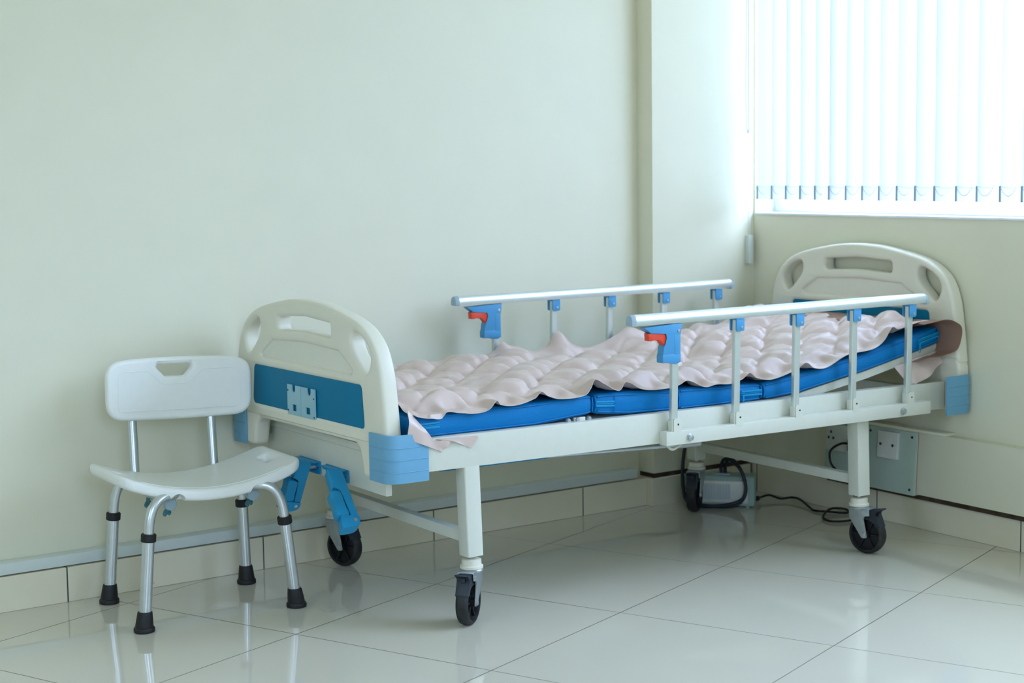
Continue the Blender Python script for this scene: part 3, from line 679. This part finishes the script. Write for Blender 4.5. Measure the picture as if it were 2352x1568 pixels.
def zipper(k, xa, xb, fz, pull=None):
    b = B(); g = lambda x: interp(SB[k], x)*(1-fz)+interp(STP[k], x)*fz
    for dz in (0.0055, -0.0055): sweep(b, [(xa+(xb-xa)*i/8, MY0-0.0048, g(xa+(xb-xa)*i/8)+dz) for i in range(9)], rrect(0.002, 0.0028, 0.001, 2))
    sweep(b, [(xa+(xb-xa)*i/8, MY0-0.0035, g(xa+(xb-xa)*i/8)) for i in range(9)], rrect(0.0015, 0.0015, 0.0008, 2))
    z = obj('zipper', b, 'zip', secs[k])
    if k == 1:
        c = B(); tube(c, [(xb, MY0-0.004, interp(SB[k], xb)+0.006), (xb+0.001, MY0-0.0055, g(xb)), (xb+0.004, MY0-0.004, interp(STP[k], xb)-0.006)], 0.0012, 6); obj('seam', c, 'fabric', secs[k])
    if pull:
        c = B(); zc = g(pull); box(c, (pull-0.003, -0.010, zc-0.022), (pull+0.003, -0.007, zc-0.003), 0.001)
        P = [(pull+0.004*math.cos(a), -0.0085, zc-0.027+0.007*math.sin(a)) for a in [2*math.pi*i/14 for i in range(14)]]
        sweep(c, P, circ(0.0011, 6), closed=True, up=(0, 1, 0)); obj('zip_pull', c, 'zip', z)
zipper(0, -0.168, -0.09, 0.55); zipper(1, 0.394, 0.455, 0.52); zipper(2, 0.90, 0.975, 0.5, 0.905); zipper(3, 1.60, 1.686, 0.55, 1.605)

# ------------------------------------------------------------------ air overlay pad
ap = thing('air_overlay_pad', 'blush coloured bubble air pad rumpled over the blue mattress', 'mattress pad', BO, BYAW)
EF = [(-.175, .385), (-.1616, .3757), (-.1117, .3655), (-.0864, .3635), (-.0733, .3789), (-.035, .3732), (.0166, .3690), (.0495, .3769), (.0696, .3978), (.0826, .3851), (.1358, .3794), (.1968, .3927), (.2133, .4085), (.2337, .3953), (.2722, .3838), (.3492, .388), (.3663, .4076), (.3742, .4282), (.4134, .4132), (.4709, .3896), (.4856, .4121), (.5441, .3872), (.6186, .3835), (.664, .3895), (.6945, .400), (.7639, .3754), (.80, .380), (.8502, .3783), (.890, .389), (.914, .4046), (.945, .388), (1.0115, .378), (1.0943, .3994), (1.125, .418), (1.16, .400), (1.2128, .3969), (1.30, .428), (1.335, .432), (1.40, .440), (1.44, .462), (1.47, .500), (1.50, .4922), (1.5856, .5072), (1.64, .512)]
EBK = [(-.17, .385), (.0, .40), (.12, .405), (.2, .402), (.2803, .417), (.36, .405), (.411, .4216), (.50, .408), (.56, .425), (.594, .452), (.618, .44), (.66, .43), (.7165, .412), (.765, .425), (.7955, .462), (.8155, .468), (.85, .432), (.9108, .412), (.97, .42), (1.03, .44), (1.0898, .466), (1.14, .452), (1.2, .425), (1.3, .43), (1.38, .462), (1.45, .45), (1.52, .475), (1.59, .511), (1.64, .50)]
def bubble(x, y):
    px, py = 0.16, 0.165; best = 0
    X = (x-0.104)/px; Y = (y-0.385)/py
    for ox, oy in ((0, 0), (0.5, 0.5)):
        i, j = round(X-ox), round(Y-oy); a = 2*(X-ox-i); c = 2*(Y-oy-j)
        rnd = noise.cell(Vector((i*1.7+ox*5+0.3, j*2.3+oy*7+0.2, 0.5)))
        # elongated pillow, fuller towards its head-end side
        a2 = a-0.30*(1-a*a); n = 1.03*(abs(a2)**1.6+abs(c)**1.6)**(1/1.6)
        if n < 1:
            h = (1-n**2.2)**0.55*(0.80+0.36*rnd)
            h *= 1+0.10*a
            # puckers near the seams
            h += 0.10*math.sin(10*c+9*rnd)*sst(0.35, 0.9, n)*(1-n)*3+0.06*math.sin(9*a+5*c+20*rnd)*(1-n)*sst(0.2, 0.8, n)*2
            best = max(best, h)
    return best
def pad_pt(x, y):
    zt = mat_top(min(1.66, x))
    v0, v1 = sst(0.075, -0.012, y), sst(0.70, 0.79, y)
    bub = bubble(x, y)*0.044
    inner = sst(0.02, 0.085, y)*sst(0.80, 0.72, y)
    nz = 0.0035*noise.noise(Vector((x*16, y*16, 3)))+0.002*noise.noise(Vector((x*40, y*40, 8)))
    z = zt+0.005+bub*inner + nz*0.8
    if y < 0.08:
        ze = interp_s(EF, x); t = v0
        # ripple running in from the edge
        z = z*(1-t)+(ze+0.0015)*t + 0.010*math.sin(math.pi*t)*max(-0.3, math.sin(x*2*math.pi/0.079+1.0))
    if y > 0.70:
        ze = interp_s(EBK, x); t = v1
        z = z*(1-t)+ze*t + 0.006*math.sin(math.pi*t)*math.sin(x*38)
    if y > -0.01: z = max(z, zt+0.002)
    return z
NX, NY = 330, 168; G = []
X0, X1 = -0.168, 1.63
for i in range(NX+1):
    x = X0+(X1-X0)*i/NX; row = []
    e = interp_s(EF, x)-mat_top(x)
    yf = -0.016-0.004*math.sin(x*23)-0.008*max(0, min(1, e/0.05)) ; yb = 0.788+0.006*math.sin(x*19)
    # corner at the head end pulls back
    if x > 1.42: yf += 0.0
    for j in range(NY+1):
        t = j/NY; y = yf+(yb-yf)*t
        row.append((x+0.004*noise.noise(Vector((x*12, y*12, 5)))*sst(0.06, 0, y), y, pad_pt(x, y)))
    G.append(row)
b = B(); sheet(b, G, 0.0012); obj('bubble_sheet', b, 'pad', ap, (0, 0, BZ), smooth=60)
# tail wrapping round the head end of the mattress
prof = cat([(1.60, .500), (1.645, .510), (1.675, .512), (1.694, .497), (1.699, .462), (1.694, .420), (1.672, .404), (1.63, .398), (1.58, .388)], 5)
G = []
for k in range(60):
    y = -0.030+(0.70)*k/59; row = []
    fr = math.exp(-max(0, y+0.03)/0.05)
    for q, p in enumerate(prof):
        t = q/(len(prof)-1)
        row.append((p.x+0.003*noise.noise(Vector((y*15, t*4, 2))), y-0.062*fr*max(0, math.sin(math.pi*min(1, t*1.12)))**1.5, p.y-0.012*(1-fr)*(1-t)+0.005*noise.noise(Vector((y*18, t*6, 6)))))
    G.append(row)
# pull the under part below the mattress
for row in G:
    for q, (x, y, z) in enumerate(row):
        if q > 28: row[q] = (x, y, min(z, interp(SB[3], min(x, 1.695))-0.006 if x < 1.72 else z))
b = B(); sheet(b, G, 0.0012); obj('tail_flap', b, 'pad_brown', ap, (0, 0, BZ), smooth=60)
def flap(outline, y0, fold, th=0.0012, seed=1):
    """small hanging corner of the sheet: fan of quads with folds"""
    (ua, za), (ub, zb), (uc, zc), (ud, zd) = outline; g = []
    for i in range(13):
        t = i/12; row = []
        for j in range(11):
            s = j/10
            x = (ua*(1-s)+ub*s)*(1-t)+(ud*(1-s)+uc*s)*t; z = (za*(1-s)+zb*s)*(1-t)+(zd*(1-s)+zc*s)*t
            y = y0(t)+fold*math.sin(s*7+seed)*t+0.002*noise.noise(Vector((x*30, z*30, seed)))
            row.append((x, y, z))
        g.append(row)
    bm = B(); sheet(bm, g, th); return bm
# hanging tail corner at the head end
b = flap([(1.550, .386), (1.695, .412), (1.70, .376), (1.585, .318)], lambda t: 0.004-0.024*t, 0.009, seed=2); obj('tail_flap', b, 'pad', ap, (0, 0, BZ), smooth=60)
b = flap([(1.512, .376), (1.595, .392), (1.580, .322), (1.552, .316)], lambda t: 0.006-0.020*t, 0.005, seed=4); obj('tail_flap', b, 'pad', ap, (0, 0, BZ), smooth=60)
# tail corners at the foot end hanging over the frame rail
b = flap([(-.168, .375), (-.186, .395), (-.198, .325), (-.098, .283)], lambda t: -0.012-0.018*sst(0, 0.5, t), 0.003, seed=1); obj('tail_flap', b, 'pad', ap, (0, 0, BZ), smooth=60)
b = flap([(-.125, .319), (.015, .3195), (-.012, .284), (-.06, .305)], lambda t: -0.006-0.023*sst(0, 0.25, t), 0.003, seed=3); obj('tail_flap', b, 'pad', ap, (0, 0, BZ), smooth=60)
b = flap([(-.15, .3185), (-.045, .3193), (-.075, .300), (-.100, .282)], lambda t: -0.006-0.021*sst(0, 0.25, t), 0.003, seed=6); obj('tail_flap', b, 'pad', ap, (0, 0, BZ), smooth=60)

# ------------------------------------------------------------------ shower chair
chr_ = thing('shower_chair', 'white plastic shower chair with aluminium legs and black rubber feet', 'chair', (0.272, -0.268, 0), -0.075)
def bisect(bm, axis, vals):
    for v in vals:
        n = [0, 0, 0]; n[axis] = 1; p = [0, 0, 0]; p[axis] = v
        bmesh.ops.bisect_plane(bm, geom=bm.verts[:]+bm.edges[:]+bm.faces[:], plane_co=p, plane_no=n)
seat_top = lambda x: 0.349+0.86*x*x
b = B()
outl = fillet([(-.250, -.150), (.250, -.150), (.252, .142), (-.252, .142)], 0.042, 6)
# slightly bowed front and back edges
outl = [(x, y*(1+0.10*(1-(x/.25)**2)) if y < 0 else y*(1+0.04*(1-(x/.25)**2))) for x, y in outl]
dense = []
for (x0, y0), (x1, y1) in zip(outl, outl[1:]+outl[:1]):
    n = max(1, int(abs(x1-x0)/0.03)); dense += [(x0+(x1-x0)*k/n, 0.0) if False else (x0+(x1-x0)*k/n, y0+(y1-y0)*k/n) for k in range(n)]
dense = [(x, (-.150*(1+0.10*(1-(x/.25)**2)) if (y < -0.14 and abs(x) < 0.2) else (.142*(1+0.04*(1-(x/.25)**2)) if (y > 0.135 and abs(x) < 0.2) else y))) for x, y in dense]
slot = lambda s: fillet([(s*.196, -.042), (s*.222, -.042), (s*.222, .038), (s*.196, .038)], 0.010, 3)
plate(b, [dense, slot(1), slot(-1)], 0.0155, 0.0115)
bisect(b, 0, [-.24+.02*k for k in range(25)])
for v in b.verts: v.co.z += seat_top(v.co.x)-0.0155
for ix in range(5):
    for iy in range(3):
        x, y = -0.088+0.045*ix+(0.02 if iy % 2 else 0), -0.055+0.05*iy
        lathe(b, [(0.0065, -0.002), (0.0065, 0.0006), (0.004, 0.0012)], 'Z', (x, y, seat_top(x)), 14)
bmesh.ops.recalc_face_normals(b, faces=b.faces[:])
_me = bpy.data.meshes.new('s'); b.to_mesh(_me); b.free(); _so = bpy.data.objects.new('s', _me); COL.objects.link(_so)
c = B()
for x, y in ((-.108, -.165), (.112, -.165), (-.112, .150), (.135, .150)):
    tube(c, [(x, y-0.035, seat_top(x)-0.033), (x, y+0.035, seat_top(x)-0.033)], 0.0195, 20)
bmesh.ops.recalc_face_normals(c, faces=c.faces[:])
_mc = bpy.data.meshes.new('k'); c.to_mesh(_mc); c.free(); _co = bpy.data.objects.new('k', _mc); COL.objects.link(_co)
_md = _so.modifiers.new('n', 'BOOLEAN'); _md.object = _co; _md.operation = 'DIFFERENCE'; _md.solver = 'EXACT'
bpy.context.view_layer.update()
_mf = bpy.data.meshes.new_from_object(_so.evaluated_get(bpy.context.evaluated_depsgraph_get()))
bpy.data.objects.remove(_so); bpy.data.objects.remove(_co); bpy.data.meshes.remove(_me); bpy.data.meshes.remove(_mc)
_mf.name = 'seat'; link('seat', _mf, 'seat', chr_, smooth=50)
# raised edge line on the seat
b = B(); P = [(-.20+.40*k/40, -.138, seat_top(-.20+.40*k/40)+0.0001) for k in range(41)]
sweep(b, P, circ(0.0014, 6)); obj('seat_edge_bead', b, 'seat', chr_)
# backrest
b = B()
outl = fillet([(-.209, -.080), (-.211, .078), (.211, .078), (.209, -.080)], 0.050, 7)
outl = [(x, z*(1+0.09*(1-(x/.21)**2))) for x, z in outl]
dense = []
for (x0, y0), (x1, y1) in zip(outl, outl[1:]+outl[:1]):
    n = max(1, int(abs(x1-x0)/0.03)); dense += [(x0+(x1-x0)*k/n, y0+(y1-y0)*k/n) for k in range(n)]
dense = [(x, (z*(1.0) if abs(z) < 0.07 else math.copysign(0.0795*(1+0.09*(1-(x/.21)**2)), z) if abs(x) < 0.155 else z)) for x, z in dense]
hh = fillet([(-.058, .067), (.042, .067), (.044, .058), (.021, .034), (-.036, .034), (-.060, .058)], 0.006, 3)
plate(b, [dense, hh], 0.0145, 0.0105, lambda v: (v.x, -v.z, v.y))
bisect(b, 0, [-.20+.02*k for k in range(21)])
# groove line of the moulded inset, proud by a hair
g = fillet([(-.175, .050), (-.088, .050), (-.042, .012), (.030, .012), (.074, .050), (.175, .050), (.178, -.058), (-.178, -.058)], 0.014, 5)
sweep(b, [(x, -0.0143, z) for x, z in g], circ(0.0010, 6), closed=True, up=(0, 1, 0))
def bend(v): return Vector((v.x, v.y+0.028-0.62*v.x*v.x, v.z))
for v in b.verts: v.co = bend(v.co)
o = obj('backrest', b, 'seat', chr_, (0.029, 0.172, 0.575), smooth=50); o.rotation_euler = (math.radians(-4), 0.03, 0)
# back posts run down behind the seat then forward under it as tubes with capped ends
for (xt, zt), (xb, zb), capx in (((-.102, .52), (-.108, .335), -.108), ((.126, .51), (.121, .335), .122)):
    b = B(); P = [(xt, .200, zt), (xt*0.6+xb*0.4, .186, .43), (xb, .172, .362), (xb, .165, .338), (xb, .148, .322), (capx, .10, .315), (capx-0.004, -.105, .311)]
    tube(b, [P[0]]+cat(P[1:], 6), 0.0128, 16); o = obj('back_post', b, 'alu', chr_)
    c = B(); lathe(c, [(0.0165, 0.006), (0.0165, -0.008), (0.015, -0.010)], 'Y', (capx-0.004, -.105, .311), 20); obj('end_cap', c, 'cap', o)
    for yy in (-.082, .06):
        c = B(); lathe(c, [(0.006, 0.0), (0.006, -0.014)], 'Z', (capx-0.004, yy, .300), 10)
        for a in (0.6, 0.6+math.pi):
            d = Vector((math.cos(a), math.sin(a), 0)); p = Vector((capx-0.004, yy, 0.287))
            sweep(c, [p, p+d*0.007+Vector((0, 0, -0.002)), p+d*0.013+Vector((0, 0, -0.008))], [rrect(0.004, 0.007, 0.002), rrect(0.0035, 0.007, 0.002), rrect(0.003, 0.0055, 0.002)])
        obj('wing_nut', c, 'teal', o)
LEGS = [((-.212, -.163), (-.193, -.165, .242), (-.112, -.140, .342), (-.085, -.09, .339)),
        ((.216, -.155), (.184, -.165, .243), (.108, -.140, .342), (.085, -.09, .339)),
        ((-.193, .172), (-.175, .165, .240), (-.112, .135, .342), (-.085, .09, .338)),
        ((.206, .165), (.200, .165, .233), (.135, .135, .342), (.09, .09, .338))]
for (fx, fy), (cx, cy, cz), (ex, ey, ez), mid in LEGS:
    d = Vector((cx-fx, cy-fy, cz)).normalized(); f = Vector((fx, fy, 0)); c0 = Vector((cx, cy, cz))
    b = B(); tube(b, [f+d*0.02, c0], 0.0158, 18); lg = obj('leg', b, 'alu', chr_)
    b = B(); up1 = c0+d*0.045
    e_ = Vector((ex, ey, ez)); P = [c0-d*0.01]+[c0+d*0.012]
    k0 = c0+d*0.022; k1 = k0+d*((ez-k0.z)*0.92/d.z); k2 = Vector((k1.x*0.55+ex*0.45, k1.y*0.55+ey*0.45, ez+0.001))
    for q in range(15):
        t = q/14; P.append((1-t)**3*k0+3*t*(1-t)**2*k1+3*t*t*(1-t)*k2+t**3*e_)
    P.append(Vector(mid))
    tube(b, P, 0.0132, 16); obj('bent_tube', b, 'alu', lg)
    b = B(); ax = d; a0 = c0-d*0.010
    tube(b, [a0, a0+d*0.002, a0+d*0.019, a0+d*0.021], [0.0175, 0.0195, 0.0195, 0.0175], 20); obj('clamp_ring', b, 'rubber', lg)
    b = B(); rr = [(0.0, 0.024), (0.0015, 0.0268), (0.009, 0.0272), (0.0125, 0.0258), (0.014, 0.0235), (0.03, 0.0218), (0.050, 0.0192), (0.053, 0.0178)]
    lathe(b, [(r, h) for h, r in rr], 'Z', (0, 0, 0), 28)
    for v in b.verts: v.co = Vector((fx+v.co.x+d.x/d.z*max(0, v.co.z-0.012), fy+v.co.y+d.y/d.z*max(0, v.co.z-0.012), v.co.z))
    obj('rubber_foot', b, 'rubber', lg)
    b = B(); s = 1 if fx < 0 else -1; p = f+d*0.125+Vector((s*0.0155, -0.002, 0)); lathe(b, [(0.003, -0.002), (0.003, s*0.003 if s > 0 else -0.003), (0.0015, 0.004*s)], 'X', p, 10); obj('snap_button', b, 'steel', lg)

# ------------------------------------------------------------------ air pump under the bed head
PA = Vector((2.337, -0.274, 0)); pd = Vector((2.217-2.337, -0.136+0.274, 0)).normalized(); pang = math.atan2(-pd.y, -pd.x)
pm = thing('air_pump', 'grey box air pump with black hoses on the floor in the corner', 'pump', (PA.x, PA.y, 0), pang)
# local: x towards the visible right end (0), box extends to -0.25; y into depth
b = B(); box(b, (-0.245, 0.002, 0.004), (0.0, 0.085, 0.108), 0.008, 3)
for x in (-0.22, -0.025):
    for y in (0.015, 0.07): lathe(b, [(0.007, 0), (0.007, 0.006)], 'Z', (x, y, 0), 10)
cs = obj('case', b, 'pump', pm)
b = B(); box(b, (-0.236, -0.0015, 0.016), (-0.022, 0.004, 0.092), 0.004); obj('front_panel', b, 'switch', cs)
b = B(); 
for k in range(26): box(b, (-0.215+0.0052*k, -0.0022, 0.028), (-0.2128+0.0052*k, -0.0012, 0.082))
obj('vent_grille', b, 'cap', cs)
b = B(); box(b, (-0.135, 0.02, 0.107), (-0.085, 0.065, 0.113), 0.002); obj('hose_port', b, 'cap', cs)
for dxy in (0, 1):
    b = B(); o_ = 0.014*dxy
    P = [(-0.118+o_, 0.045, 0.11), (-0.118+o_, 0.04, 0.135), (-0.105+o_, 0.02, 0.163), (-0.075, 0.0, 0.166-0.006*dxy), (-0.045, -0.02, 0.135), (-0.028, -0.025, 0.085), (-0.032, -0.027, 0.045), (-0.055, -0.03-o_, 0.018+0.01*dxy), (-0.10, -0.03-o_, 0.008+0.008*dxy), (-0.17, -0.02-o_, 0.009), (-0.215, -0.015, 0.010+0.006*dxy), (-0.238, -0.01, 0.035), (-0.247, 0.0, 0.10), (-0.243, 0.0, 0.17), (-0.232, 0.0, 0.24), (-0.22, 0.0, 0.33)]
    tube(b, cat(P, 7), 0.0062, 12); obj('air_hose', b, 'hose', pm)
# mains lead snaking on the floor (world points mapped into the pump frame)
MI = Matrix.Rotation(-pang, 4, 'Z') @ Matrix.Translation((-PA.x, -PA.y, 0))
W_ = [(2.40, -0.228, 0.02), (2.434, -0.205, 0.016), (2.475, -0.205, 0.018), (2.49, -0.245, 0.010), (2.52, -0.268, 0.014), (2.515, -0.315, 0.014), (2.47, -0.405, 0.006), (2.447, -0.447, 0.0055), (2.466, -0.49, 0.006), (2.50, -0.545, 0.006), (2.52, -0.52, 0.012), (2.475, -0.50, 0.017), (2.425, -0.515, 0.008), (2.372, -0.562, 0.006), (2.362, -0.61, 0.006), (2.42, -0.635, 0.006), (2.47, -0.60, 0.01), (2.475, -0.60, 0.05), (2.475, -0.585, 0.12), (2.463, -0.52, 0.16), (2.458, -0.506, 0.19), (2.458, -0.512, 0.22), (2.458, -0.56, 0.247), (2.458, -0.608, 0.248)]
b = B(); tube(b, cat([MI @ Vector(p) for p in W_], 6), 0.0038, 10)
tube(b, [MI @ Vector(p) for p in ((2.385, -0.236, 0.022), (2.397, -0.229, 0.021), (2.415, -0.217, 0.018))], [0.009, 0.0085, 0.005], 12)
obj('power_lead', b, 'rubber', pm)
b = B(); box(b, (0.600, -0.085, 0.225), (0.642, -0.056, 0.268), 0.005)
bmesh.ops.transform(b, matrix=MI @ RWM, verts=b.verts[:]); obj('plug', b, 'rubber', pm)
